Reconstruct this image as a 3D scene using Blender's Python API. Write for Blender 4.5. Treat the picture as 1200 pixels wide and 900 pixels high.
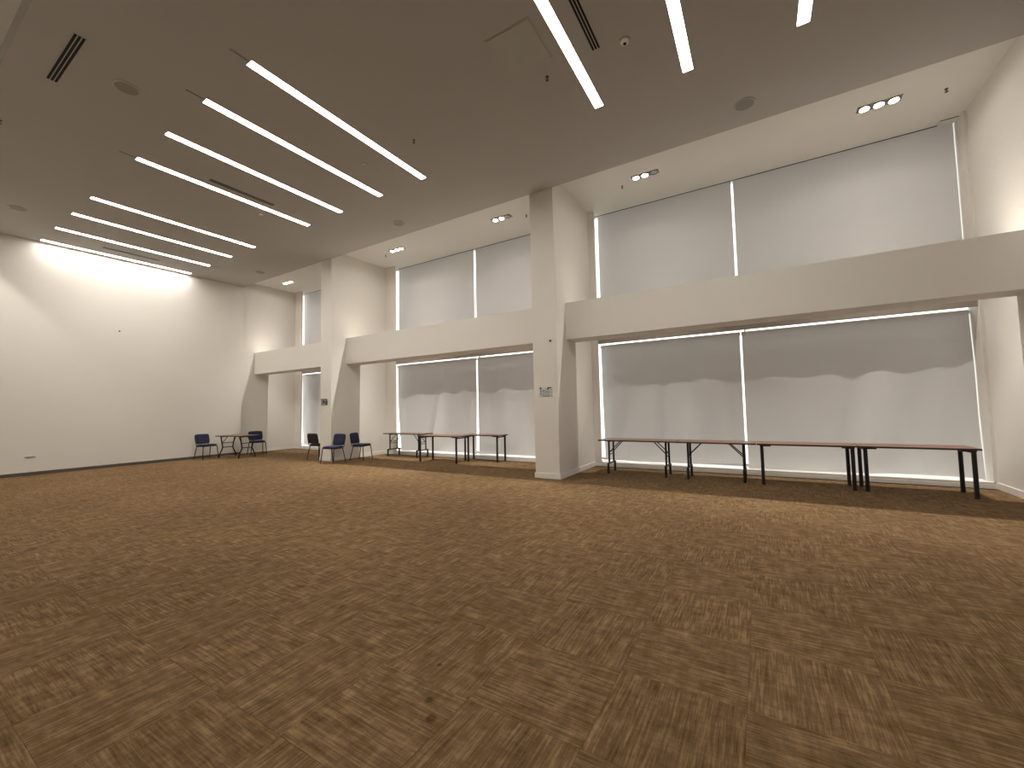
import bpy, bmesh, math, random
from mathutils import Vector, Matrix, Euler

for o in list(bpy.data.objects):
    bpy.data.objects.remove(o)
SC = bpy.context.scene
COL = SC.collection
S = 0.9375                 # survey units -> metres (everything is scaled once at the end)
K = 1.0 / S

# ---------------------------------------------------------------- camera
cam_data = bpy.data.cameras.new('camera')
cam = bpy.data.objects.new('camera', cam_data)
COL.objects.link(cam)
SC.camera = cam
cam_data.sensor_fit = 'HORIZONTAL'
cam_data.sensor_width = 36.0
cam_data.lens = 482.37 / 1200 * 36.0
cam_data.clip_start = 0.02
cam_data.clip_end = 200
_y, _p, _r = [math.radians(v) for v in (31.06, 3.213, -1.19)]
_f = Vector((-math.sin(_y) * math.cos(_p), math.cos(_y) * math.cos(_p), math.sin(_p)))
_rt = Vector((math.cos(_y), math.sin(_y), 0))
_up = _rt.cross(_f)
_r2 = _rt * math.cos(_r) + _up * math.sin(_r)
_u2 = -_rt * math.sin(_r) + _up * math.cos(_r)
cam.matrix_world = Matrix(((_r2.x, _u2.x, -_f.x, 0), (_r2.y, _u2.y, -_f.y, 0),
                           (_r2.z, _u2.z, -_f.z, 1.6 * S), (0, 0, 0, 1)))

# ---------------------------------------------------------------- world, exposure, light levels
world = bpy.data.worlds.new('sky')
SC.world = world
world.use_nodes = True
bg = world.node_tree.nodes['Background']
bg.inputs[0].default_value = (1.0, 0.975, 0.97, 1)
bg.inputs[1].default_value = 2.3
vs = SC.view_settings
vs.view_transform = 'Standard'
vs.look = 'None'
vs.gamma = 1.0
vs.use_curve_mapping = False
vs.exposure = 0.14
STRIP = 37.0               # radiance of the ceiling light strips
STRIP_COL = (1.0, 0.955, 0.88)
SPOT_N = 480.0             # watts of each downlight above the windows
SPOT_S = 10.0              # watts of each downlight over the camera side
SPOT_COL = (1.0, 0.94, 0.86)

try:
    SC.cycles.use_denoising = True
    SC.cycles.max_bounces = 10
    SC.cycles.diffuse_bounces = 6
    SC.cycles.sample_clamp_indirect = 6
except Exception:
    pass

# ---------------------------------------------------------------- key dimensions
XL, XLR = -17.36, -17.53       # left wall, left wall inside the window recess
H, HR = 6.571, 6.86            # main ceiling, recess ceiling
YF, YS = 8.31, 1.07            # edges of the main ceiling
YB0, YB1 = 8.862, 9.431        # beam front / back
ZB0, ZB1 = 3.154, 4.018
YW, YBL, YG = 10.55, 10.95, 11.25
XR, YFRONT = 5.4, -1.3
COLS = [(-12.339, -11.79), (-4.424, -3.83), (3.467, 4.06)]

# ---------------------------------------------------------------- materials
def mat(name, col, rough=0.6, metal=0.0, noise=0.0, scale=8.0, bump=0.0, bscale=200.0, spec=0.5):
    m = bpy.data.materials.new(name)
    m.use_nodes = True
    nt = m.node_tree
    b = nt.nodes['Principled BSDF']
    b.inputs['Roughness'].default_value = rough
    b.inputs['Metallic'].default_value = metal
    b.inputs['Specular IOR Level'].default_value = spec
    tc = nt.nodes.new('ShaderNodeTexCoord')
    nz = nt.nodes.new('ShaderNodeTexNoise')
    nz.inputs['Scale'].default_value = scale
    nz.inputs['Detail'].default_value = 4
    nt.links.new(tc.outputs['Object'], nz.inputs['Vector'])
    cr = nt.nodes.new('ShaderNodeValToRGB')
    lo = [max(0, c * (1 - noise)) for c in col]
    hi = [min(1, c * (1 + noise)) for c in col]
    cr.color_ramp.elements[0].position = 0.3
    cr.color_ramp.elements[1].position = 0.7
    cr.color_ramp.elements[0].color = (*lo, 1)
    cr.color_ramp.elements[1].color = (*hi, 1)
    nt.links.new(nz.outputs['Fac'], cr.inputs['Fac'])
    nt.links.new(cr.outputs['Color'], b.inputs['Base Color'])
    if bump:
        n2 = nt.nodes.new('ShaderNodeTexNoise')
        n2.inputs['Scale'].default_value = bscale
        nt.links.new(tc.outputs['Object'], n2.inputs['Vector'])
        bp = nt.nodes.new('ShaderNodeBump')
        bp.inputs['Strength'].default_value = bump
        bp.inputs['Distance'].default_value = 0.002
        nt.links.new(n2.outputs['Fac'], bp.inputs['Height'])
        nt.links.new(bp.outputs['Normal'], b.inputs['Normal'])
    return m

def emit(name, col, strength):
    m = bpy.data.materials.new(name)
    m.use_nodes = True
    nt = m.node_tree
    nt.nodes.remove(nt.nodes['Principled BSDF'])
    e = nt.nodes.new('ShaderNodeEmission')
    e.inputs[0].default_value = (*col, 1)
    e.inputs[1].default_value = strength
    nt.links.new(e.outputs[0], nt.nodes['Material Output'].inputs[0])
    return m

M = {}
M['wall'] = mat('white wall paint', (0.74, 0.71, 0.66), 0.85, noise=0.02, scale=0.6, bump=0.08, spec=0.2)
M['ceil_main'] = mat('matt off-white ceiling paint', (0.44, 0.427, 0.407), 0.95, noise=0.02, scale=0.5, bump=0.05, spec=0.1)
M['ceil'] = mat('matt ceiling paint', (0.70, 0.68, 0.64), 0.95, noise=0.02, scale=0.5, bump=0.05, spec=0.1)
M['trim'] = mat('white gloss trim', (0.80, 0.78, 0.74), 0.45, noise=0.02, scale=3)
M['trim_shade'] = mat('shade-coloured transom panel', (0.30, 0.255, 0.22), 0.7, noise=0.03, scale=3)  # dark tone stands in for the shade of the unlit window-head recess
M['base_dark'] = mat('dark skirting', (0.10, 0.085, 0.075), 0.5, noise=0.15, scale=5)
M['grille'] = mat('grey speaker grille', (0.26, 0.245, 0.22), 0.7, noise=0.08, scale=150)
M['panel'] = mat('grey access panel', (0.42, 0.42, 0.38), 0.8, noise=0.03, scale=4)
M['slot'] = mat('black slot', (0.006, 0.006, 0.006), 0.9, noise=0.1)
M['slat'] = mat('grey metal slat', (0.42, 0.40, 0.38), 0.5, 0.3, noise=0.05)
M['black'] = mat('black painted metal', (0.008, 0.0075, 0.008), 0.5, 0.0, noise=0.2, scale=30)
M['blackp'] = mat('black plastic', (0.014, 0.013, 0.014), 0.5, noise=0.2, scale=40, bump=0.2)
M['blue'] = mat('navy upholstery', (0.015, 0.021, 0.052), 0.9, noise=0.25, scale=120, bump=0.4, bscale=400)
M['edge'] = mat('dark table edging', (0.05, 0.028, 0.02), 0.5, noise=0.15, scale=20)
M['chrome'] = mat('dull chrome', (0.55, 0.54, 0.52), 0.25, 1.0, noise=0.05)
M['brass'] = mat('dull sprinkler metal', (0.10, 0.085, 0.07), 0.45, 0.5, noise=0.1)
M['strip'] = emit('strip diffuser glow', STRIP_COL, STRIP)
M['bulb'] = emit('downlight glow', SPOT_COL, 40.0)
M['led'] = emit('small indicator lamp', (1.0, 0.8, 0.6), 3.0)
M['alu'] = mat('grey aluminium frame', (0.45, 0.45, 0.45), 0.4, 0.6, noise=0.04)
M['sign_white'] = mat('white sign board', (0.62, 0.62, 0.62), 0.4, noise=0.04)
M['sign_grey'] = mat('grey sign print', (0.22, 0.22, 0.22), 0.5, noise=0.15, scale=60)
M['sign_dark'] = mat('dark sign print', (0.035, 0.03, 0.03), 0.5, noise=0.2, scale=60)
M['hem'] = mat('blind hem bar', (0.55, 0.54, 0.53), 0.6, noise=0.04)

def wood_mat():
    m = bpy.data.materials.new('reddish brown laminate')
    m.use_nodes = True
    nt = m.node_tree
    b = nt.nodes['Principled BSDF']
    b.inputs['Roughness'].default_value = 0.38
    tc = nt.nodes.new('ShaderNodeTexCoord')
    mp = nt.nodes.new('ShaderNodeMapping')
    mp.inputs['Scale'].default_value = (1.5, 22, 10)
    nz = nt.nodes.new('ShaderNodeTexNoise')
    nz.inputs['Scale'].default_value = 3
    nz.inputs['Detail'].default_value = 6
    cr = nt.nodes.new('ShaderNodeValToRGB')
    cr.color_ramp.elements[0].position = 0.3
    cr.color_ramp.elements[1].position = 0.72
    cr.color_ramp.elements[0].color = (0.12, 0.056, 0.035, 1)
    cr.color_ramp.elements[1].color = (0.23, 0.118, 0.074, 1)
    nt.links.new(tc.outputs['Object'], mp.inputs[0])
    nt.links.new(mp.outputs[0], nz.inputs['Vector'])
    nt.links.new(nz.outputs['Fac'], cr.inputs[0])
    nt.links.new(cr.outputs[0], b.inputs['Base Color'])
    return m
M['wood'] = wood_mat()

def blind_mat():
    m = bpy.data.materials.new('grey blind fabric')
    m.use_nodes = True
    nt = m.node_tree
    nt.nodes.remove(nt.nodes['Principled BSDF'])
    out = nt.nodes['Material Output']
    tc = nt.nodes.new('ShaderNodeTexCoord')
    nz = nt.nodes.new('ShaderNodeTexNoise')
    nz.inputs['Scale'].default_value = 1.2
    nz.inputs['Detail'].default_value = 5
    cr = nt.nodes.new('ShaderNodeValToRGB')
    cr.color_ramp.elements[0].color = (0.56, 0.545, 0.535, 1)
    cr.color_ramp.elements[1].color = (0.61, 0.595, 0.585, 1)
    nt.links.new(tc.outputs['Object'], nz.inputs['Vector'])
    nt.links.new(nz.outputs['Fac'], cr.inputs[0])
    d = nt.nodes.new('ShaderNodeBsdfDiffuse')
    t = nt.nodes.new('ShaderNodeBsdfTranslucent')
    t.inputs[0].default_value = (0.84, 0.80, 0.79, 1)
    mx = nt.nodes.new('ShaderNodeMixShader')
    mx.inputs[0].default_value = 0.055
    wv = nt.nodes.new('ShaderNodeTexNoise')
    wv.inputs['Scale'].default_value = 350
    bp = nt.nodes.new('ShaderNodeBump')
    bp.inputs['Strength'].default_value = 0.1
    bp.inputs['Distance'].default_value = 0.001
    nt.links.new(tc.outputs['Object'], wv.inputs['Vector'])
    nt.links.new(wv.outputs['Fac'], bp.inputs['Height'])
    nt.links.new(bp.outputs['Normal'], d.inputs['Normal'])
    nt.links.new(cr.outputs[0], d.inputs[0])
    nt.links.new(d.outputs[0], mx.inputs[1])
    nt.links.new(t.outputs[0], mx.inputs[2])
    nt.links.new(mx.outputs[0], out.inputs[0])
    return m
M['blind'] = blind_mat()

def glass_mat():
    m = bpy.data.materials.new('window glass')
    m.use_nodes = True
    nt = m.node_tree
    nt.nodes.remove(nt.nodes['Principled BSDF'])
    t = nt.nodes.new('ShaderNodeBsdfTransparent')
    t.inputs[0].default_value = (0.93, 0.96, 0.95, 1)
    g = nt.nodes.new('ShaderNodeBsdfGlossy')
    g.inputs['Roughness'].default_value = 0.02
    mx = nt.nodes.new('ShaderNodeMixShader')
    mx.inputs[0].default_value = 0.05
    nt.links.new(t.outputs[0], mx.inputs[1])
    nt.links.new(g.outputs[0], mx.inputs[2])
    nt.links.new(mx.outputs[0], nt.nodes['Material Output'].inputs[0])
    return m
M['glass'] = glass_mat()

STAINS = ((-1.64, 1.769, 0.024), (-1.537, 1.67, 0.026), (-1.798, 2.034, 0.018))
def carpet_mat():
    m = bpy.data.materials.new('brown striped carpet tile')
    m.use_nodes = True
    nt = m.node_tree
    L = nt.links.new
    b = nt.nodes['Principled BSDF']
    b.inputs['Roughness'].default_value = 1.0
    b.inputs['Specular IOR Level'].default_value = 0.05
    uv = nt.nodes.new('ShaderNodeUVMap')
    uv.uv_map = 'UVMap'
    def noise(sx, sy, detail, rough=0.6):
        mp = nt.nodes.new('ShaderNodeMapping')
        mp.inputs['Scale'].default_value = (sx, sy, 1)
        nz = nt.nodes.new('ShaderNodeTexNoise')
        nz.noise_dimensions = '2D'
        nz.inputs['Scale'].default_value = 1
        nz.inputs['Detail'].default_value = detail
        nz.inputs['Roughness'].default_value = rough
        L(uv.outputs[0], mp.inputs[0])
        L(mp.outputs[0], nz.inputs['Vector'])
        return nz.outputs['Fac']
    def math_(op, a, b_=None, c=None):
        n = nt.nodes.new('ShaderNodeMath')
        n.operation = op
        for i, v in enumerate((a, b_, c)):
            if v is None:
                continue
            if isinstance(v, (int, float)):
                n.inputs[i].default_value = v
            else:
                L(v, n.inputs[i])
        return n.outputs[0]
    fine = noise(52, 2.6, 2)            # long thin strands
    mid = noise(17, 2.4, 4, 0.7)
    cross = noise(3.4, 11, 4, 0.7)            # darker bands across the strands
    blot = noise(5.5, 4.5, 3)
    loop = noise(150, 60, 1)            # pile
    s = math_('MULTIPLY', fine, 0.42)
    s = math_('MULTIPLY_ADD', mid, 0.30, s)
    s = math_('MULTIPLY_ADD', cross, 0.26, s)
    s = math_('MULTIPLY_ADD', blot, 0.26, s)
    s = math_('MULTIPLY_ADD', loop, 0.10, s)
    cr = nt.nodes.new('ShaderNodeValToRGB')
    el = cr.color_ramp.elements
    el[0].position = 0.50
    el[0].color = (0.093, 0.054, 0.024, 1)
    el[1].position = 0.86
    el[1].color = (0.288, 0.192, 0.103, 1)
    e = el.new(0.67)
    e.color = (0.165, 0.104, 0.053, 1)
    L(s, cr.inputs[0])
    # broad soiling over the floor, and a few dark spots
    tc = nt.nodes.new('ShaderNodeNewGeometry')
    nz = nt.nodes.new('ShaderNodeTexNoise')
    nz.inputs['Scale'].default_value = 0.55
    nz.inputs['Detail'].default_value = 4
    L(tc.outputs['Position'], nz.inputs['Vector'])
    f = nt.nodes.new('ShaderNodeMapRange')
    f.inputs[1].default_value = 0.3
    f.inputs[2].default_value = 0.7
    f.inputs[3].default_value = 0.86
    f.inputs[4].default_value = 1.12
    L(nz.outputs['Fac'], f.inputs[0])
    n3 = nt.nodes.new('ShaderNodeTexNoise')
    n3.inputs['Scale'].default_value = 4.5
    n3.inputs['Detail'].default_value = 2
    L(tc.outputs['Position'], n3.inputs['Vector'])
    f3 = nt.nodes.new('ShaderNodeMapRange')
    f3.inputs[1].default_value = 0.24
    f3.inputs[2].default_value = 0.29
    f3.inputs[3].default_value = 0.62
    f3.inputs[4].default_value = 1.0
    L(n3.outputs['Fac'], f3.inputs[0])
    ff = math_('MULTIPLY', f.outputs[0], f3.outputs[0])
    # three small dark spills on the carpet
    for sx_, sy_, sr_ in STAINS:
        dv = nt.nodes.new('ShaderNodeVectorMath')
        dv.operation = 'DISTANCE'
        dv.inputs[1].default_value = (sx_ * S, sy_ * S, 0)
        L(tc.outputs['Position'], dv.inputs[0])
        wob = math_('MULTIPLY_ADD', n3.outputs['Fac'], -0.02, dv.outputs['Value'])
        mr = nt.nodes.new('ShaderNodeMapRange')
        mr.inputs[1].default_value = sr_ * 0.5 - 0.01
        mr.inputs[2].default_value = sr_ * 1.2 - 0.01
        mr.inputs[3].default_value = 0.5
        mr.inputs[4].default_value = 1.0
        L(wob, mr.inputs[0])
        ff = math_('MULTIPLY', ff, mr.outputs[0])
    mx = nt.nodes.new('ShaderNodeVectorMath')
    mx.operation = 'SCALE'
    L(cr.outputs[0], mx.inputs[0])
    L(ff, mx.inputs['Scale'])
    L(mx.outputs[0], b.inputs['Base Color'])
    bp = nt.nodes.new('ShaderNodeBump')
    bp.inputs['Strength'].default_value = 0.35
    bp.inputs['Distance'].default_value = 0.004
    L(s, bp.inputs['Height'])
    L(bp.outputs['Normal'], b.inputs['Normal'])
    return m
M['carpet'] = carpet_mat()
M['glue'] = mat('dark carpet backing', (0.075, 0.045, 0.024), 1.0, noise=0.1, scale=10)

# ---------------------------------------------------------------- mesh helpers
def box(bm, x0, x1, y0, y1, z0, z1, bevel=0.0):
    r = bmesh.ops.create_cube(bm, size=1)
    for v in r['verts']:
        v.co = Vector(((x0 + x1) / 2 + v.co.x * (x1 - x0), (y0 + y1) / 2 + v.co.y * (y1 - y0),
                       (z0 + z1) / 2 + v.co.z * (z1 - z0)))
    if bevel:
        es = list({e for v in r['verts'] for e in v.link_edges})
        bmesh.ops.bevel(bm, geom=es, offset=bevel, segments=2, affect='EDGES', profile=0.6)

def tube(bm, pts, r, seg=8, r2=None):
    """swept tube through points, mitred, closed ends"""
    pts = [Vector(p) for p in pts]
    rings = []
    for i, p in enumerate(pts):
        if i == 0:
            d = pts[1] - p
        elif i == len(pts) - 1:
            d = p - pts[i - 1]
        else:
            d = (pts[i + 1] - p).normalized() + (p - pts[i - 1]).normalized()
        d.normalize()
        a = Vector((0, 0, 1)) if abs(d.z) < 0.9 else Vector((1, 0, 0))
        u = d.cross(a).normalized()
        w = d.cross(u).normalized()
        rr = r if r2 is None else r + (r2 - r) * i / (len(pts) - 1)
        rings.append([bm.verts.new(p + (u * math.cos(t) + w * math.sin(t)) * rr)
                      for t in [2 * math.pi * k / seg for k in range(seg)]])
    for a, b in zip(rings, rings[1:]):
        for k in range(seg):
            bm.faces.new((a[k], a[(k + 1) % seg], b[(k + 1) % seg], b[k]))
    bm.faces.new(rings[0][::-1])
    bm.faces.new(rings[-1])

def disc(bm, x, y, z0, z1, r, seg=24, r1=None):
    """short cylinder / cone frustum, r at z0 and r1 at z1"""
    r1 = r if r1 is None else r1
    lo = [bm.verts.new((x + r * math.cos(t), y + r * math.sin(t), z0)) for t in [2 * math.pi * k / seg for k in range(seg)]]
    hi = [bm.verts.new((x + r1 * math.cos(t), y + r1 * math.sin(t), z1)) for t in [2 * math.pi * k / seg for k in range(seg)]]
    for k in range(seg):
        bm.faces.new((lo[k], lo[(k + 1) % seg], hi[(k + 1) % seg], hi[k]))
    bm.faces.new(lo[::-1])
    bm.faces.new(hi)

def ring(bm, x, y, z0, z1, ri, ro, seg=24):
    vs_ = []
    for rr, z in ((ri, z0), (ro, z0), (ro, z1), (ri, z1)):
        vs_.append([bm.verts.new((x + rr * math.cos(t), y + rr * math.sin(t), z)) for t in [2 * math.pi * k / seg for k in range(seg)]])
    for j in range(4):
        a, b = vs_[j], vs_[(j + 1) % 4]
        for k in range(seg):
            bm.faces.new((a[k], a[(k + 1) % seg], b[(k + 1) % seg], b[k]))

def obj(name, bm, m, parent=None, loc=(0, 0, 0), smooth=False):
    me = bpy.data.meshes.new(name)
    bmesh.ops.recalc_face_normals(bm, faces=bm.faces)
    bm.to_mesh(me)
    bm.free()
    me.materials.append(M[m] if isinstance(m, str) else m)
    if smooth:
        for p in me.polygons:
            p.use_smooth = True
    o = bpy.data.objects.new(name, me)
    COL.objects.link(o)
    o.location = loc
    if parent:
        o.parent = parent
    return o

def B():
    return bmesh.new()

def tag(o, label, cat, group=None):
    o['label'] = label
    o['category'] = cat
    if group:
        o['group'] = group
    return o

def thing(name, label, cat, loc=(0, 0, 0), rz=0.0, group=None):
    o = bpy.data.objects.new(name, None)
    o.empty_display_size = 0.1
    COL.objects.link(o)
    o.location = loc
    o.rotation_euler = (0, 0, rz)
    return tag(o, label, cat, group)

def struct(name, bm, m, label=None, cat=None):
    o = obj(name, bm, m)
    o['kind'] = 'structure'
    if label:
        tag(o, label, cat)
    return o

def copy_tree(root, loc, rz, label, group=None):
    r = root.copy()
    COL.objects.link(r)
    r.location = loc
    r.rotation_euler = (0, 0, rz)
    r['label'] = label
    if group:
        r['group'] = group
    for ch in list(root.children):
        c = ch.copy()
        COL.objects.link(c)
        c.parent = r
        for g in list(ch.children):
            d = g.copy()
            COL.objects.link(d)
            d.parent = c
    return r

# ================================================================ STRUCTURE
# ---- floor: backing slab, carpet tiles
b = B(); box(b, XLR - 0.3, XR + 0.3, YFRONT - 0.3, 11.3, -0.25, -0.012)
floor = struct('floor', b, 'glue', 'brown carpet tile floor laid with quarter turned stripes', 'floor')

T = 0.66
GX, GY = -0.135, 2.535
random.seed(11)
def tile_uv(me, uvl, ku, kv, rot):
    for p in me.polygons:
        for li in p.loop_indices:
            co = me.vertices[me.loops[li].vertex_index].co
            u, v = co.x / T + 0.5, co.y / T + 0.5
            if rot % 2:
                u, v = v, 1 - u
            if rot >= 2:
                u, v = 1 - u, 1 - v
            uvl.data[li].uv = (u + ku, v + kv)
variants = []
g = 0.0005
for i in range(24):
    bm = B()
    box(bm, -T / 2 + g, T / 2 - g, -T / 2 + g, T / 2 - g, -0.012, 0.0)
    top = [e for e in bm.edges if all(v.co.z > -0.001 for v in e.verts)]
    bmesh.ops.bevel(bm, geom=top, offset=0.0008, segments=1, affect='EDGES')
    me = bpy.data.meshes.new('carpet_tile')
    bmesh.ops.recalc_face_normals(bm, faces=bm.faces)
    bm.to_mesh(me); bm.free()
    me.materials.append(M['carpet'])
    tile_uv(me, me.uv_layers.new(name='UVMap'), random.randint(0, 60), random.randint(0, 60), (i % 2) + 2 * random.randint(0, 1))
    variants.append(me)
def in_room(x, y):
    return XLR + 0.0 < x < XR and -0.9 < y < YW - 0.1
tiles = []
for ix in range(-28, 12):
    for iy in range(-6, 14):
        x, y = GX + (ix + 0.5) * T, GY + (iy + 0.5) * T
        if not in_room(x, y):
            continue
        d = Vector((x, y, -1.6))
        z = d.dot(_f)
        vis, size = False, 0
        if z > 0.2:
            u, v = 600 + 482.4 * d.dot(_r2) / z, 450 - 482.4 * d.dot(_u2) / z
            vis = -60 < u < 1260 and v < 980
            size = 1.6 / z ** 3
        tiles.append((vis, size, ix, iy, x, y))
tiles.sort(key=lambda t: (not t[0], -t[1]))
singles, rest = tiles[:296], tiles[296:]
for vis, size, ix, iy, x, y in singles:
    o = bpy.data.objects.new('carpet_tile', variants[2 * random.randint(0, 11) + (ix + iy) % 2])
    COL.objects.link(o)
    o.parent = floor
    o.location = (x, y, random.uniform(-0.0006, 0.0006))
verts, faces, uvs = [], [], []
for vis, size, ix, iy, x, y in rest:
    n = len(verts)
    x0, x1 = max(x - T / 2 + g, XLR - 0.05), min(x + T / 2 - g, XR + 0.05)
    y0, y1 = y - T / 2 + g, min(y + T / 2 - g, YW + 0.12)
    ku, kv, r = random.randint(0, 60), random.randint(0, 60), random.randint(0, 1)
    for (px, py) in ((x0, y0), (x1, y0), (x1, y1), (x0, y1)):
        verts.append((px, py, 0.0))
    for (px, py) in ((x0, y0), (x1, y0), (x1, y1), (x0, y1)):
        verts.append((px, py, -0.012))
    fs = [(0, 1, 2, 3), (0, 4, 5, 1), (1, 5, 6, 2), (2, 6, 7, 3), (3, 7, 4, 0)]
    for f in fs:
        faces.append(tuple(n + k for k in f))
        for k in f:
            px, py, _ = verts[n + k]
            u, v = (px - x) / T + 0.5, (py - y) / T + 0.5
            if (ix + iy) % 2:
                u, v = v, 1 - u
            if r:
                u, v = 1 - u, 1 - v
            uvs.append((u + ku, v + kv))
me = bpy.data.meshes.new('carpet_field')
me.from_pydata(verts, [], faces)
ul = me.uv_layers.new(name='UVMap')
for i, q in enumerate(uvs):
    ul.data[i].uv = q
me.materials.append(M['carpet'])
o = bpy.data.objects.new('carpet_field', me)
COL.objects.link(o); o.parent = floor; o['kind'] = 'stuff'

# ---- ceiling with slots for the light strips
STRIPS = [-17.125, -15.71, -14.26, -12.86, -10.155, -8.795, -7.355, -6.012, -2.077, -0.70, 0.715]
SY0, SY1, SW = 2.905, 6.465, 0.073
b = B()
box(b, XLR - 0.3, XR + 0.3, YS, SY0, H, H + 0.03)
box(b, XLR - 0.3, XR + 0.3, SY1, YF, H, H + 0.03)
box(b, XLR - 0.3, XR + 0.3, YS, YS + 0.03, H + 0.03, HR + 0.02)
box(b, XLR - 0.3, XR + 0.3, YF - 0.03, YF, H + 0.03, HR + 0.02)
xs = [XLR - 0.3]
for s in STRIPS:
    xs += [s - SW, s + SW]
xs.append(XR + 0.3)
for i in range(0, len(xs), 2):
    box(b, xs[i], xs[i + 1], SY0, SY1, H, H + 0.03)
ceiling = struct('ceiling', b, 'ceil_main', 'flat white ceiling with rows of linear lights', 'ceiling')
b = B(); box(b, XLR - 1.6, XR + 0.3, YF - 0.02, 10.86, HR, HR + 0.25)
box(b, XLR - 1.6, XR + 0.3, 10.86, 11.5, HR + 0.22, HR + 0.25)
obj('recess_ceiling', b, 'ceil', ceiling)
b = B(); box(b, XLR, 3.46, 10.862, 10.905, HR + 0.004, HR + 0.02)
obj('pocket_shade', b, 'slot', ceiling)  # black bar added as the shade line where blinds enter the ceiling
b = B(); box(b, XLR - 0.3, XR + 0.3, YFRONT - 0.3, YS + 0.02, HR, HR + 0.25)
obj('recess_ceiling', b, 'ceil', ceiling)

# ---- walls
b = B()
box(b, XL - 0.5, XL, YFRONT - 0.3, YF, 0, H + 0.3)
box(b, XLR - 0.3, XLR, YF, YW + 0.06, 0, HR + 0.25)
struct('wall_left', b, 'wall', 'long blank white end wall', 'wall')
b = B(); box(b, XR, XR + 0.3, YFRONT - 0.3, 11.5, 0, HR + 0.25)
struct('wall_right', b, 'wall', 'white wall right of the last column', 'wall')
b = B(); box(b, XLR, XR, YFRONT - 0.3, YFRONT, 0, HR + 0.25)
struct('wall_front', b, 'wall', 'white wall behind the camera', 'wall')
# window wall: piers, low kerb, transom; openings left free
OPEN = [(-17.05, -15.25), (-11.28, -4.60), (-3.655, 3.42)]
b = B()
zt = HR + 0.22
edges = [(XLR, -17.05), (-15.25, -12.339), (-11.79, -11.28), (-4.60, -4.424), (-3.83, -3.655), (3.42, 3.467)]
for x0, x1 in edges:
    box(b, x0, x1, YW, YBL + 0.06 if x0 in (3.42, -4.60) else YW + 0.06, 0, HR + 0.02)
box(b, -15.25, -12.2, YW + 0.2, 11.4, 0, zt)  # hidden stretch closed solid to block daylight, added in place of a blind
box(b, 4.06, XR, YF, YF + 0.3, 0, HR + 0.2)
for x0 in (-12.45, -4.35):     # cross walls behind the columns
    box(b, x0, x0 + 0.1, YW + 0.26, 11.4, 0, zt)
box(b, 3.65, 3.75, YW + 0.06, 11.4, 0, zt)
struct('wall_back', b, 'wall', 'white window wall piers between the blinds', 'wall')
# kerb below the windows and transom between the two rows
for i, (x0, x1) in enumerate(((XLR, -12.339), (-11.79, -4.424), (-3.83, 3.467))):
    b = B()
    if i == 0:
        box(b, x0 - 1.4, x0, YW + 0.08, 11.4, 0, 0.095)
    box(b, x0, x1, YW + 0.012, 11.4, 0, 0.095)
    box(b, x0, x1, YW - 0.006, YW + 0.03, 0.0, 0.075, 0.004)
    box(b, x0, x1, YW + 0.0, YW + 0.10, 0.095, 0.115, 0.004)
    struct('trim_%d' % (i + 1), b, 'trim', 'low white window kerb in the %s bay' % ('left', 'middle', 'right')[i], 'trim')
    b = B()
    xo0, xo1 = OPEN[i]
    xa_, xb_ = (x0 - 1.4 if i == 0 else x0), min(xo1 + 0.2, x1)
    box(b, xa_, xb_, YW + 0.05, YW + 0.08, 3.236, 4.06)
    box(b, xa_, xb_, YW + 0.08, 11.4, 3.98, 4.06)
    struct('trim_%d' % (i + 4), b, 'trim_shade', 'shade-coloured transom panel behind the %s beam' % ('left', 'middle', 'right')[i], 'trim')

# skirting
b = B(); box(b, XL, XL + 0.015, YFRONT, YF, 0.0, 0.085)
struct('baseboard_left', b, 'base_dark', 'thin dark skirting along the blank end wall', 'baseboard')
b = B(); box(b, XLR, XLR + 0.012, YF, YW, 0, 0.11, 0.003)
struct('baseboard_recess', b, 'trim', 'white skirting in the far left window recess', 'baseboard')
for x0, x1 in edges[:1] + edges[1:]:
    pass

# ---- columns and beams
CL = ['slim white column between the far two bays, small dark sign on it',
      'white column in mid room carrying a pale notice',
      'white column at the right edge of the window bays']
for i, (x0, x1) in enumerate(COLS):
    b = B(); box(b, x0, x1, YF, YW + 0.25, 0, H); box(b, x0, x1, YF + 0.005, YW + 0.25, H, HR + 0.05)
    o = struct('column', b, 'wall', CL[i], 'column')
    t = 0.02
    b = B()
    box(b, x0 - t, x1 + t, YF - t, YF, 0, 0.115, 0.004)
    box(b, x1, x1 + t, YF, YW, 0, 0.115, 0.004)
    box(b, x0 - t, x0, YF, YW, 0, 0.115, 0.004)
    obj('baseboard', b, 'trim', o)
BL = ['white beam crossing the far left window bay', 'white beam crossing the middle window bay',
      'white beam crossing the right window bay']
for i, (x0, x1) in enumerate(((XLR, -12.339), (-11.79, -4.424), (-3.83, 3.467))):
    b = B(); box(b, x0, x1, YB0, YB1, ZB0, ZB1)
    struct('beam', b, 'wall', BL[i], 'beam')

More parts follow.
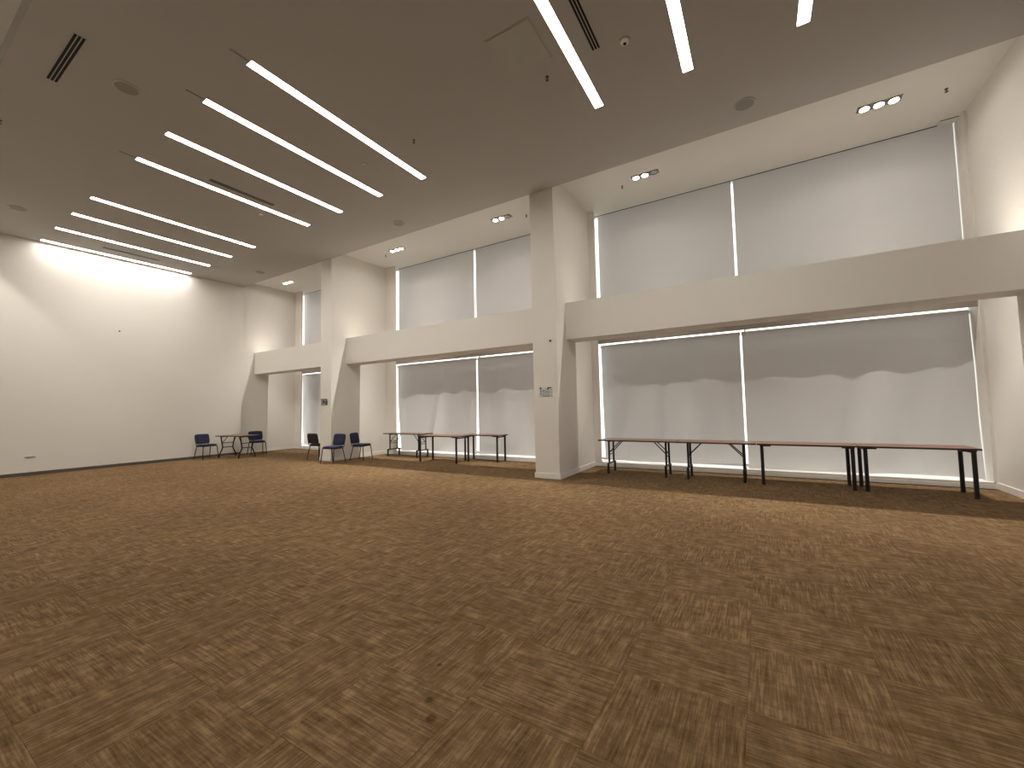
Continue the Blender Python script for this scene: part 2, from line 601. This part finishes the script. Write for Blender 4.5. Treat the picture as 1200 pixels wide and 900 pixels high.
# ---- windows behind the blinds
n = 0
for i, (x0, x1) in enumerate(((-18.9, -15.25), (-12.35, -4.45), (-4.25, 3.65))):
    for z0, z1, w in ((0.095, 3.98, 'lower'), (4.06, HR + 0.2, 'upper')):
        n += 1
        b = B()
        e = 0.05
        box(b, x0, x1, YG, YG + 0.08, z0, z0 + e); box(b, x0, x1, YG, YG + 0.08, z1 - e, z1)
        xm = {0: -16.4, 1: -8.06, 2: -0.26}[i]          # one slim mullion
        ends = [(x0, x0 + e), (xm, xm + 0.03), (x1 - e, x1)]
        for xa, xb in ends:
            box(b, xa, xb, YG, YG + 0.08, z0 + e, z1 - e)
        win = struct('window_%d' % n, b, 'alu', 'daylit %s window hidden behind blinds in the %s bay' % (w, ('left', 'middle', 'right')[i]), 'window')
        for j in range(2):
            b = B(); box(b, ends[j][1], ends[j + 1][0], YG + 0.035, YG + 0.041, z0 + e, z1 - e)
            obj('pane', b, 'glass', win)

# ================================================================ BLINDS
def blind(x0, x1, z0, z1, label, group, seed, lower):
    rnd = random.Random(seed)
    t = thing('roller_blind', label, 'blind', ((x0 + x1) / 2, YBL, z0), 0, group)
    w, h = x1 - x0, z1 - z0
    nx, nz = 64, 56
    cl, cr_ = (0.10, 0.03) if seed in (1, 2, 3, 5, 7, 9) else (0.015, 0.0)
    if seed in (5, 9):
        cr_ = 0.09
    waves = []
    for k in range(7 if lower else 3):
        waves.append((rnd.uniform(0.15, 0.95), rnd.uniform(-0.5, 0.5), rnd.uniform(0.035, 0.10), rnd.uniform(-1, 1)))
    bm = B()
    grid = []
    for j in range(nz + 1):
        v = j / nz
        row = []
        for i in range(nx + 1):
            u = i / nx
            drop = 1 - v
            d = 0.0
            if lower:
                for (c, sl, wd, a) in waves:
                    q = (u - c - sl * drop * 0.6) / wd
                    d += a * 0.12 * math.exp(-q * q) * drop ** 1.1
                d += 0.012 * math.sin(u * 9 + seed) * drop
                d += -0.045 * drop * math.exp(-((1 - u) / 0.13) ** 2) * math.cos((1 - u) * 42)
                d += cl * math.exp(-u * w / 0.28) * (0.35 + 0.65 * drop)
                d += cr_ * drop * math.exp(-(1 - u) * w / 0.22)
                d += 0.010 * math.exp(-((v - 0.6) / 0.16) ** 2) * math.sin(u * 23 + 2 * seed)
            else:
                d += cl * math.exp(-u * w / 0.28) - 0.012 * math.exp(-((u - 0.13) / 0.05) ** 2) * drop
                for (c, sl, wd, a) in waves:
                    q = (u - c - sl * drop * 0.3) / wd
                    d += a * 0.008 * math.exp(-q * q) * drop
            zz = -0.0
            if lower:
                zz = 0.03 * drop ** 6 * math.sin(u * 5 + seed)
            row.append(bm.verts.new((-w / 2 + w * u, d, h * v + zz)))
        grid.append(row)
    for j in range(nz):
        for i in range(nx):
            bm.faces.new((grid[j][i], grid[j][i + 1], grid[j + 1][i + 1], grid[j + 1][i]))
    hem = [(r.co.x, r.co.y, r.co.z) for r in grid[0]]
    obj('fabric', bm, 'blind', t, smooth=True)
    b2 = B()
    tube(b2, [(-w / 2 - 0.01, 0.04, h - 0.045), (w / 2 + 0.01, 0.04, h - 0.045)], 0.034, 14)
    obj('roller', b2, 'hem', t, smooth=False)
    b3 = B()
    tube(b3, [hem[k] for k in range(0, nx + 1, 4)], 0.009, 6)
    obj('hem_bar', b3, 'hem', t)
    return t

GU, GL = 'upper roller blinds', 'lower roller blinds'
ZU, ZL = HR + 0.12, 3.245
UB = 4.12
blind(-17.66, -15.2, UB, ZU, 'upper grey roller blind in the far left bay, mostly behind the column', GU, 1, False)
blind(-17.66, -15.2, 0.14, ZL, 'lower grey roller blind in the far left bay, beside the dark chair', GL, 2, True)
blind(-11.60, -7.985, UB, ZU, 'upper grey roller blind, left one of the middle bay', GU, 3, False)
blind(-7.925, -4.5, UB, ZU, 'upper grey roller blind, right one of the middle bay beside the column', GU, 4, False)
blind(-11.61, -7.955, 0.125, ZL, 'lower grey roller blind behind the left end of the middle bay tables', GL, 5, True)
blind(-7.895, -4.5, 0.115, ZL, 'lower grey roller blind, right one of the middle bay beside the column', GL, 6, True)
blind(-3.715, -0.375, UB, ZU, 'upper grey roller blind, left one of the right bay', GU, 7, False)
blind(-0.328, 3.405, UB, ZU, 'upper grey roller blind at far right under the triple downlight', GU, 8, False)
blind(-3.715, -0.350, 0.155, ZL, 'crumpled lower roller blind, left one of the right bay', GL, 9, True)
blind(-0.308, 3.405, 0.112, ZL, 'wide lower roller blind at far right behind the last tables', GL, 10, True)

# ================================================================ CEILING FITTINGS
ORD = ['first', 'second', 'third', 'fourth', 'fifth', 'sixth', 'seventh', 'eighth', 'ninth', 'tenth', 'eleventh', 'twelfth']
NB = ['right against the blank end wall, farthest of all', 'second from the end wall, beside a slot vent',
      'third from the blank end wall', 'fourth from the end wall, last of far group',
      'first after the gap, beside a slot vent', 'second of the middle group', 'third of the middle group',
      'last of the middle group, longest looking of it',
      'wide, right of the grey access panel', 'wide, between smoke detector and round speaker',
      'cut off by the top of the picture at right', 'outside the picture, last of the near group'] + ['outside the picture, %s beyond the right edge' % q for q in ('first', 'second', 'third', 'fourth')]
proto = None
for i, s in enumerate(STRIPS):
    lab = 'long glowing recessed ceiling strip light, ' + NB[i]
    t = thing('strip_light', lab, 'light', (s, (SY0 + SY1) / 2, H), 0, 'recessed ceiling strip lights')
    L2 = (SY1 - SY0) / 2
    b = B()
    box(b, -SW - 0.02, SW + 0.02, -L2 - 0.03, L2 + 0.03, 0.0305, 0.06)
    for sx in (-1, 1):
        box(b, sx * SW - 0.004, sx * SW + 0.004, -L2, L2, 0.0, 0.0305)
    for sy in (-1, 1):
        box(b, -SW, SW, sy * L2 - 0.004, sy * L2 + 0.004, 0.0, 0.0305)
    obj('housing', b, 'trim', t)
    for (a0, a1) in ((-L2 + 0.006, -0.004 + 0.1), (0.104, L2 - 0.006)):
        b = B(); box(b, -SW + 0.006, SW - 0.006, a0, a1, 0.010, 0.028)
        obj('diffuser', b, 'strip', t)
    if i in (1, 4, 6, 7):
        b = B()
        y0 = L2 + 0.02 if i == 1 else -L2 - 0.26
        box(b, 0.01, 0.04, y0, y0 + 0.24, -0.006, 0.0)
        obj('open_slot', b, 'grille', t)

def vent(x, y, rz, label):
    t = thing('slot_vent', label, 'vent', (x, y, H), rz, 'ceiling slot vents')
    b = B(); box(b, -0.67, 0.67, -0.062, 0.062, -0.004, 0.0)
    obj('backing', b, 'slot', t)
    for k in range(4):
        yy = -0.06 + k * 0.04
        b = B(); box(b, -0.67, 0.67, yy - 0.0055, yy + 0.0055, -0.0055, -0.004)
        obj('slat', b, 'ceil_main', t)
    return t
vent(-8.085, 1.52, 0, 'three slot black ceiling vent at upper left, crosswise to the lights')
vent(-1.735, 4.68, math.pi / 2, 'three slot ceiling vent beside the wide strip light near the access panel')
vent(-9.82, 4.68, math.pi / 2, 'thin dark ceiling vent between two strips of the middle group')
vent(-16.44, 4.68, math.pi / 2, 'thin dark ceiling vent between the two farthest strips')

def speaker(x, y, label):
    t = thing('ceiling_speaker', label, 'speaker', (x, y, H), 0, 'round ceiling speakers')
    b = B(); disc(b, 0, 0, -0.012, 0.0, 0.135, 28, 0.142)
    obj('grille', b, 'grille', t)
    b = B(); ring(b, 0, 0, -0.010, 0.0, 0.138, 0.165, 28)
    obj('rim', b, 'panel', t)
speaker(-8.04, 2.16, 'round grey ceiling speaker right of the upper left vent')
speaker(0.0, 7.72, 'round grey ceiling speaker at right, above the right window bay')
speaker(-8.08, 7.70, 'round grey ceiling speaker above the middle window bay')
speaker(-15.0, 7.74, 'small looking round ceiling speaker above the far left bay')
speaker(-14.92, 2.15, 'round ceiling speaker at far left above the blank wall')

t = thing('access_panel', 'square greyish ceiling access panel left of the wide strip light', 'panel', (-2.65, 4.78, H))
b = B(); box(b, -0.325, 0.325, -0.345, 0.345, -0.012, 0.0, 0.003)
obj('door', b, 'panel', t)
b = B()
for q in ((-0.345, 0.345, -0.365, -0.348), (-0.345, 0.345, 0.348, 0.365), (-0.345, -0.328, -0.348, 0.348), (0.328, 0.345, -0.348, 0.348)):
    box(b, *q, -0.005, 0.0)
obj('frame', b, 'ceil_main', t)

def sprinkler(x, y, z, label):
    t = thing('sprinkler', label, 'sprinkler', (x, y, z), 0, 'ceiling sprinkler heads')
    b = B(); disc(b, 0, 0, -0.012, 0, 0.018, 14, 0.028); obj('collar', b, 'brass', t)
    b = B(); tube(b, [(0, 0, -0.01), (0, 0, -0.054)], 0.007, 8)
    tube(b, [(0.012, 0, -0.02), (0.018, 0, -0.04), (0.003, 0, -0.053)], 0.003, 6)
    tube(b, [(-0.012, 0, -0.02), (-0.018, 0, -0.04), (-0.003, 0, -0.053)], 0.003, 6)
    obj('stem', b, 'brass', t)
    b = B(); disc(b, 0, 0, -0.058, -0.053, 0.024, 14); obj('deflector', b, 'brass', t)
for x, y, z, l in ((-5.265, 5.405, H, 'small dark sprinkler head right of the last middle strip light'),
                   (-2.534, 5.42, H, 'small dark sprinkler head below the access panel'),
                   (-10.68, 1.30, H, 'small dark sprinkler head at the left picture edge'),
                   (2.955, 9.634, HR, 'dark sprinkler head right of the far right triple downlight'),
                   (-2.615, 9.672, HR, 'dark sprinkler head left of the downlight near the mid room column'),
                   (-5.27, 9.70, HR, 'dark sprinkler head just left of the mid room column'),
                   (-10.707, 9.612, HR, 'dark sprinkler head left of the downlight next to the slim column')):
    sprinkler(x, y, z, l)

def detector(x, y, r, label, lit=False):
    t = thing('smoke_detector', label, 'detector', (x, y, H), 0)
    b = B(); disc(b, 0, 0, -0.014, 0, r * 0.95, 20, r); obj('base', b, 'panel', t)
    b = B(); disc(b, 0, 0, -0.04, -0.014, r * 0.55, 20, r * 0.8); obj('cap', b, 'trim', t)
    b = B(); disc(b, 0.0, 0, -0.048, -0.04, r * 0.3, 10); obj('sensor', b, 'led' if lit else 'slot', t)
detector(-1.363, 5.44, 0.075, 'round smoke detector between the two wide strip lights')
detector(-6.632, 5.408, 0.05, 'tiny smoke detector between the last two middle strips')
detector(-10.525, 5.43, 0.055, 'tiny detector with a glowing lamp beside the middle group')

# triple downlights of the window recess, and the row over the camera side
spot_data = {}
def spot(kind, energy, angle, blend):
    if kind not in spot_data:
        l = bpy.data.lights.new('lamp_light', 'SPOT')
        l.energy = energy; l.color = SPOT_COL
        l.spot_size = math.radians(angle); l.spot_blend = blend
        l.shadow_soft_size = 0.02
        # measured-lamp style beam: bright core, soft wide spill
        if kind[0] == 's':
            return l
        l.use_nodes = True
        nt = l.node_tree
        em = nt.nodes['Emission']
        tc = nt.nodes.new('ShaderNodeTexCoord')
        sp = nt.nodes.new('ShaderNodeSeparateXYZ')
        nt.links.new(tc.outputs['Normal'], sp.inputs[0])
        ab = nt.nodes.new('ShaderNodeMath'); ab.operation = 'ABSOLUTE'
        nt.links.new(sp.outputs['Z'], ab.inputs[0])
        cr = nt.nodes.new('ShaderNodeValToRGB')
        el = cr.color_ramp.elements
        el[0].position = 0.05; el[0].color = (0, 0, 0, 1)
        el[1].position = 0.95; el[1].color = (1, 1, 1, 1)
        for p_, v_ in ((0.35, 0.014), (0.55, 0.018), (0.72, 0.032), (0.84, 0.11), (0.92, 0.50)):
            e_ = el.new(p_); e_.color = (v_, v_, v_, 1)
        nt.links.new(ab.outputs[0], cr.inputs[0])
        nt.links.new(cr.outputs[0], em.inputs['Strength'])
        spot_data[kind] = l
    return spot_data[kind]
def downlight(x, y, label, on, kind, energy, angle, blend):
    t = thing('triple_downlight', label, 'light', (x, y, HR), 0, 'recessed triple downlights')
    b = B(); box(b, -0.31, 0.31, -0.105, 0.105, -0.003, 0.0); obj('backing', b, 'grille', t)
    b = B()
    for q in ((-0.325, 0.325, -0.12, -0.105), (-0.325, 0.325, 0.105, 0.12), (-0.325, -0.31, -0.105, 0.105), (0.31, 0.325, -0.105, 0.105)):
        box(b, *q, -0.008, 0.0)
    obj('frame', b, 'trim', t)
    for k in range(3):
        lx = (k - 1) * 0.2
        b = B(); ring(b, 0, 0, -0.024, -0.003, 0.076, 0.09, 20)
        lamp = obj('lamp', b, 'chrome', t, (lx, 0, 0))
        b = B(); disc(b, 0, 0, -0.018, -0.003, 0.064, 18, 0.064)
        obj('bulb', b, 'bulb' if on[k] else 'chrome', lamp)
        if on[k]:
            l = bpy.data.objects.new('lamp_light', spot(kind, energy, angle, blend))
            COL.objects.link(l); l.parent = lamp; l.location = (0, 0, -0.05); l.rotation_euler = (math.radians(-5 if kind[0] == 'n' else 0), 0, 0)
YD = 9.47
downlight(-16.25, YD, 'triple ceiling downlight in the far left window bay', (1, 1, 1), 'nl', SPOT_N * 0.5, 172, 0.3)
downlight(-10.02, YD, 'triple ceiling downlight next to the slim column, all lamps lit', (1, 1, 1), 'nm', SPOT_N * 0.95, 172, 0.3)
downlight(-5.93, YD, 'triple ceiling downlight just left of the mid room column, one lamp dark', (1, 1, 0), 'nm', SPOT_N * 0.95, 172, 0.3)
downlight(-2.03, YD, 'triple ceiling downlight right of the mid room column, right lamp dark', (1, 1, 0), 'nr', SPOT_N * 0.8, 172, 0.3)
downlight(2.05, YD, 'triple ceiling downlight at far upper right, all lamps lit', (1, 1, 1), 'nr', SPOT_N * 0.8, 172, 0.3)
for sx_, x in enumerate((-16.25, -10.02, -5.93, -2.03, 2.05)):
    downlight(x, 0.84, 'triple downlight on the near side, outside the picture, %s from the end wall' % ORD[sx_], (1, 1, 1), 's' + str(min(sx_, 1)), SPOT_S * (7.0 if sx_ == 0 else 0.6), 150, 0.6)

t = thing('ceiling_patch', 'loose ceiling patch with a black-filled shadow gap at the upper right window corner', 'panel', (3.28, 10.76, HR))
b = B(); box(b, -0.12, 0.15, -0.06, 0.095, -0.022, -0.012, 0.003); obj('board', b, 'ceil', t)
b = B(); box(b, -0.11, 0.14, -0.052, 0.085, -0.012, 0.0); obj('gap', b, 'slot', t)  # solid black filler stands in for the shadow above the loose board

# ================================================================ WALL FITTINGS
t = thing('notice_sign', 'pale notice with grey print on the mid room column', 'sign', (-4.123, YF, 1.93))
b = B(); box(b, -0.152, 0.152, -0.012, 0, -0.105, 0.105, 0.002); obj('board', b, 'sign_white', t)
b = B()
box(b, -0.145, -0.105, -0.0135, -0.011, 0.06, 0.098)
box(b, 0.055, 0.14, -0.0135, -0.011, 0.07, 0.098); box(b, 0.03, 0.08, -0.0135, -0.011, 0.055, 0.075)
box(b, -0.07, 0.09, -0.0135, -0.011, -0.1, -0.088)
obj('dark_print', b, 'sign_dark', t)
b = B()
random.seed(4)
for r in range(5):
    xx = -0.135
    while xx < 0.11:
        w = random.uniform(0.02, 0.055)
        box(b, xx, xx + w, -0.0135, -0.011, 0.03 - r * 0.026, 0.047 - r * 0.026)
        xx += w + 0.012
obj('text_print', b, 'sign_grey', t)
t = thing('notice_sign', 'small dark grey sign on the slim column above the chairs', 'sign', (-12.125, YF, 1.885))
b = B(); box(b, -0.17, 0.17, -0.012, 0, -0.10, 0.10, 0.002); obj('board', b, 'sign_grey', t)
b = B()
box(b, -0.19, 0.12, -0.015, -0.011, 0.085, 0.11); box(b, -0.08, 0.03, -0.0135, -0.011, -0.04, 0.055)
box(b, 0.07, 0.15, -0.0135, -0.011, -0.09, 0.04)
obj('dark_print', b, 'sign_dark', t)
def hook(loc, nrm, label):
    t = thing('wall_hook', label, 'hook', loc)
    n_ = Vector(nrm)
    b = B(); tube(b, [Vector((0, 0, 0)), n_ * 0.03], 0.024, 10, 0.018); obj('plug', b, 'sign_dark', t)
hook((-3.975, YF, 3.07), (0, -1, 0), 'small dark knob high on the mid room column')
hook((XL, 4.685, 4.27), (1, 0, 0), 'tiny dark knob high on the blank end wall')
t = thing('wall_scuff', 'small flat grey socket strip low on the blank end wall', 'scuff', (XL, 2.92, 0.50))  # thin raised plate stands in for a dark scuff on the wall
b = B(); box(b, 0, 0.02, -0.10, 0.10, -0.022, 0.022, 0.004); obj('plate', b, 'panel', t)
b = B(); box(b, 0.018, 0.023, -0.06, 0.06, -0.008, 0.008); obj('scuff_core', b, 'sign_grey', t)

# ================================================================ TABLES
TH, TT = 0.79, 0.030          # table height and top thickness (survey units)
def table(x, y, rz, L_, W_, kind, label, group, braces=(1, 1)):
    """kind a: folding goalpost legs; b: straight tube legs; c: flared legs"""
    t = thing('folding_table', label, 'table', (x, y, 0), rz, group)
    b = B(); box(b, -L_ / 2 + 0.004, L_ / 2 - 0.004, -W_ / 2 + 0.004, W_ / 2 - 0.004, TH - TT + 0.003, TH, 0.002); obj('tabletop', b, 'wood', t)
    b = B()
    for q in ((-L_ / 2, L_ / 2, -W_ / 2, -W_ / 2 + 0.004), (-L_ / 2, L_ / 2, W_ / 2 - 0.004, W_ / 2),
              (-L_ / 2, -L_ / 2 + 0.004, -W_ / 2, W_ / 2), (L_ / 2 - 0.004, L_ / 2, -W_ / 2, W_ / 2)):
        box(b, *q, TH - TT, TH - 0.003)
    obj('edge_band', b, 'edge', t)
    zt_ = TH - TT
    for s in (-1, 1):
        if kind == 'a':
            xx = s * (L_ / 2 - 0.22)
            p, f = 0.17, 0.255
            b = B()
            for sy in (-1, 1):
                b2 = B(); tube(b2, [(xx, sy * p, zt_), (xx, sy * p, 0.24)], 0.022, 8); obj('leg', b2, 'black', t)
                b2 = B(); tube(b2, [(xx, sy * f, 0.25), (xx, sy * f, 0.004)], 0.027, 8); obj('foot', b2, 'black', t)
            tube(b, [(xx, -f, 0.235), (xx, f, 0.235)], 0.019, 8)
            tube(b, [(xx, -p, 0.44), (xx, p, 0.44)], 0.012, 6)
            tube(b, [(xx, -p, 0.50), (xx, p, 0.50)], 0.012, 6)
            tube(b, [(xx, -p - 0.03, zt_ - 0.015), (xx, p + 0.03, zt_ - 0.015)], 0.019, 8)
            obj('crossbar', b, 'black', t)
            for sy in (-1, 1):
                b = B(); tube(b, [(xx, sy * (p - 0.02), 0.49), (xx - s * 0.26, sy * (p - 0.05), zt_ - 0.005)], 0.012, 6)
                obj('brace', b, 'black', t)
        elif kind == 'b':
            xx = s * (L_ / 2 - 0.085)
            f = W_ / 2 - 0.045
            for sy in (-1, 1):
                b = B(); tube(b, [(xx, sy * f, zt_), (xx, sy * f, 0.004)], 0.030, 10); obj('leg', b, 'black', t)
                b = B(); tube(b, [(xx, sy * f, 0.0), (xx, sy * f, 0.03)], 0.033, 10); obj('foot', b, 'blackp', t)
                b = B()
                box(b, min(xx + s * 0.03, xx - s * 0.15), max(xx + s * 0.03, xx - s * 0.15), sy * f - 0.03, sy * f + 0.03, zt_ - 0.022, zt_)
                obj('bracket', b, 'black', t)
            b = B(); tube(b, [(xx, -f, zt_ - 0.035), (xx, f, zt_ - 0.035)], 0.018, 8); obj('crossbar', b, 'black', t)
        else:
            xx = s * (L_ / 2 - 0.14)
            p, f = W_ / 2 - 0.14, W_ / 2 - 0.075
            for sy in (-1, 1):
                b = B()
                tube(b, [(xx, sy * (p + 0.02), zt_), (xx, sy * (p - 0.05), 0.36), (xx, sy * (p - 0.02), 0.27), (xx, sy * f, 0.10), (xx, sy * f, 0.004)], 0.021, 8)
                obj('leg', b, 'black', t)
            b = B()
            tube(b, [(xx, -p + 0.02, 0.52), (xx, p - 0.02, 0.52)], 0.014, 6)
            tube(b, [(xx, -p + 0.05, 0.36), (xx, p - 0.05, 0.36)], 0.016, 6)
            tube(b, [(xx, -p, zt_ - 0.015), (xx, p, zt_ - 0.015)], 0.017, 8)
            obj('crossbar', b, 'black', t)
            for sy in (-1, 1):
                b = B(); tube(b, [(xx, sy * (p - 0.03), 0.52), (xx - s * 0.24, sy * (p - 0.08), zt_ - 0.005)], 0.011, 6)
                obj('brace', b, 'black', t)
    return t
R_ = math.radians
GT = 'long tables in front of the window blinds'
yt = 9.715
table(-2.475, yt, 0, 1.72, 0.62, 'a', 'folding table nearest the mid room column, ladder legs at both ends', GT)
table(-0.862, yt - 0.02, 0, 1.48, 0.62, 'a', 'folding table with ladder legs, second from the mid room column', GT)
table(0.665, yt - 0.02, 0, 1.55, 0.62, 'b', 'straight legged table, third from the mid room column', GT)
table(2.195, yt - 0.02, 0, 1.50, 0.62, 'b', 'straight legged table at the far right of the row', GT)
table(-10.37, 10.24, 0, 1.78, 0.56, 'a', 'folding table with ladder legs at the left of the middle bay', GT)
table(-7.22, 10.32, 0, 1.34, 0.52, 'b', 'straight legged table at the right of the middle bay, against the blind', GT)
table(-8.30, 9.70, 0, 1.58, 0.66, 'b', 'straight legged table standing in front of the others in the middle bay', GT)
table(-16.27, 7.68, R_(8), 1.34, 0.74, 'c', 'small folding table with flared legs between two chairs by the end wall', 'table by the end wall')

# ================================================================ CHAIRS
def curved_pad(bm, w, d, th, crown, axis_back=False):
    """rounded cushion centred on the origin in x/y, thickness th upwards"""
    nu, nv = 14, 12
    pts = {}
    for side in (0, 1):
        for i in range(nu + 1):
            for j in range(nv + 1):
                u, v = -1 + 2 * i / nu, -1 + 2 * j / nv
                # squircle mapping for the rounded corners
                x = u * math.sqrt(1 - 0.17 * v ** 4)
                y = v * math.sqrt(1 - 0.17 * u ** 4)
                r = max(abs(u), abs(v))
                e = math.sqrt(max(0, 1 - r ** 6))
                z = (crown + th / 2 * e) if side else (-th / 2 * e * 0.7)
                if side:
                    z -= crown * (1 - e)
                z += 0.05 * w * (u * u) * (1 if axis_back else 0.15)
                key = (side, i, j)
                if r > 0.999 and side == 0 and (1, i, j) in pts:
                    pts[key] = pts[(1, i, j)]
                else:
                    pts[key] = bm.verts.new((x * w / 2, y * d / 2, z))
        if side == 0:
            # make the rim shared
            pass
    for side in (0, 1):
        for i in range(nu):
            for j in range(nv):
                q = [pts[(side, i, j)], pts[(side, i + 1, j)], pts[(side, i + 1, j + 1)], pts[(side, i, j + 1)]]
                bm.faces.new(q if side else q[::-1])
    bmesh.ops.remove_doubles(bm, verts=bm.verts, dist=0.004)

def chair_proto():
    t = thing('stacking_chair', 'navy', 'chair')
    k = K
    # local: faces +x ; width along y
    sw, sd, sh = 0.47 * k, 0.42 * k, 0.455 * k
    b = B(); curved_pad(b, sd, sw, 0.055 * k, 0.008 * k)
    bmesh.ops.translate(b, verts=b.verts, vec=(0, 0, 0))
    s = obj('seat', b, 'blue', t, (0.0, 0, sh), True)
    b = B(); box(b, -sd / 2 + 0.02, sd / 2 - 0.02, -sw / 2 + 0.02, sw / 2 - 0.02, -0.03 * k, -0.014 * k, 0.008)
    obj('seat_pan', b, 'blackp', t, (0, 0, sh))
    # backrest: pad facing +x, leaning back
    lean = math.radians(11)
    b = B(); curved_pad(b, 0.33 * k, 0.46 * k, 0.045 * k, 0.004, False)
    M4 = Matrix.Translation((-0.235 * k, 0, 0.655 * k)) @ Matrix.Rotation(math.pi / 2 - lean, 4, 'Y')
    # pad's x axis -> vertical
    M4 = Matrix.Translation((-0.232 * k, 0, 0.66 * k)) @ Matrix.Rotation(-lean, 4, 'Y') @ Matrix.Rotation(math.pi / 2, 4, 'Y')
    bmesh.ops.transform(b, matrix=M4, verts=b.verts)
    obj('backrest', b, 'blue', t, (0, 0, 0), True)
    b = B(); curved_pad(b, 0.31 * k, 0.44 * k, 0.02 * k, 0.002, False)
    M5 = Matrix.Translation((-0.250 * k, 0, 0.66 * k)) @ Matrix.Rotation(-lean, 4, 'Y') @ Matrix.Rotation(math.pi / 2, 4, 'Y')
    bmesh.ops.transform(b, matrix=M5, verts=b.verts)
    obj('back_shell', b, 'blackp', t, (0, 0, 0), True)
    for sy in (-1, 1):
        b = B(); tube(b, [(0.17 * k, sy * 0.215 * k, sh - 0.03 * k), (0.21 * k, sy * 0.25 * k, 0.004)], 0.013 * k, 8); obj('leg', b, 'black', t)
        b = B(); tube(b, [(-0.15 * k, sy * 0.215 * k, sh - 0.03 * k), (-0.24 * k, sy * 0.25 * k, 0.004)], 0.013 * k, 8); obj('leg', b, 'black', t)
        b = B(); tube(b, [(-0.15 * k, sy * 0.19 * k, sh - 0.035 * k), (-0.215 * k, sy * 0.19 * k, sh - 0.015 * k), (-0.237 * k, sy * 0.19 * k, 0.54 * k), (-0.262 * k, sy * 0.19 * k, 0.68 * k)], 0.011 * k, 8)
        obj('back_support', b, 'black', t)
    b = B()
    for sy in (-1, 1):
        tube(b, [(-0.15 * k, sy * 0.215 * k, sh - 0.03 * k), (0.17 * k, sy * 0.215 * k, sh - 0.03 * k)], 0.012 * k, 8)
    for sx in (-0.15, 0.17):
        tube(b, [(sx * k, -0.215 * k, sh - 0.03 * k), (sx * k, 0.215 * k, sh - 0.03 * k)], 0.011 * k, 8)
    obj('seat_frame', b, 'black', t)
    return t
GC = 'navy stacking chairs along the windows and end wall'
ch = chair_proto()
R = math.radians
cl = [(-16.76, 6.92, 10, 'navy padded chair left of the flared leg table by the end wall'),
      (-16.62, 8.55, -12, 'navy padded chair partly behind the right end of the flared leg table'),
      (-12.68, 8.50, 97, 'black looking chair seen from behind, left of the slim column'),
      (-11.32, 8.05, 278, 'navy chair right of the slim column, turned toward the room'),
      (-11.10, 8.94, 20, 'navy chair turned sideways, between slim column and middle bay tables')]
for i, (x, y, a, l) in enumerate(cl):
    if i == 0:
        ch.location = (x, y, 0); ch.rotation_euler = (0, 0, R(a)); ch['label'] = l; ch['group'] = GC
    else:
        copy_tree(ch, (x, y, 0), R(a), l, GC)

# ---------------------------------------------------------------- survey units -> metres
for me in bpy.data.meshes:
    me.transform(Matrix.Scale(S, 4))
for o in bpy.data.objects:
    if o.type != 'CAMERA':
        o.location = o.location * S
bpy.context.view_layer.update()
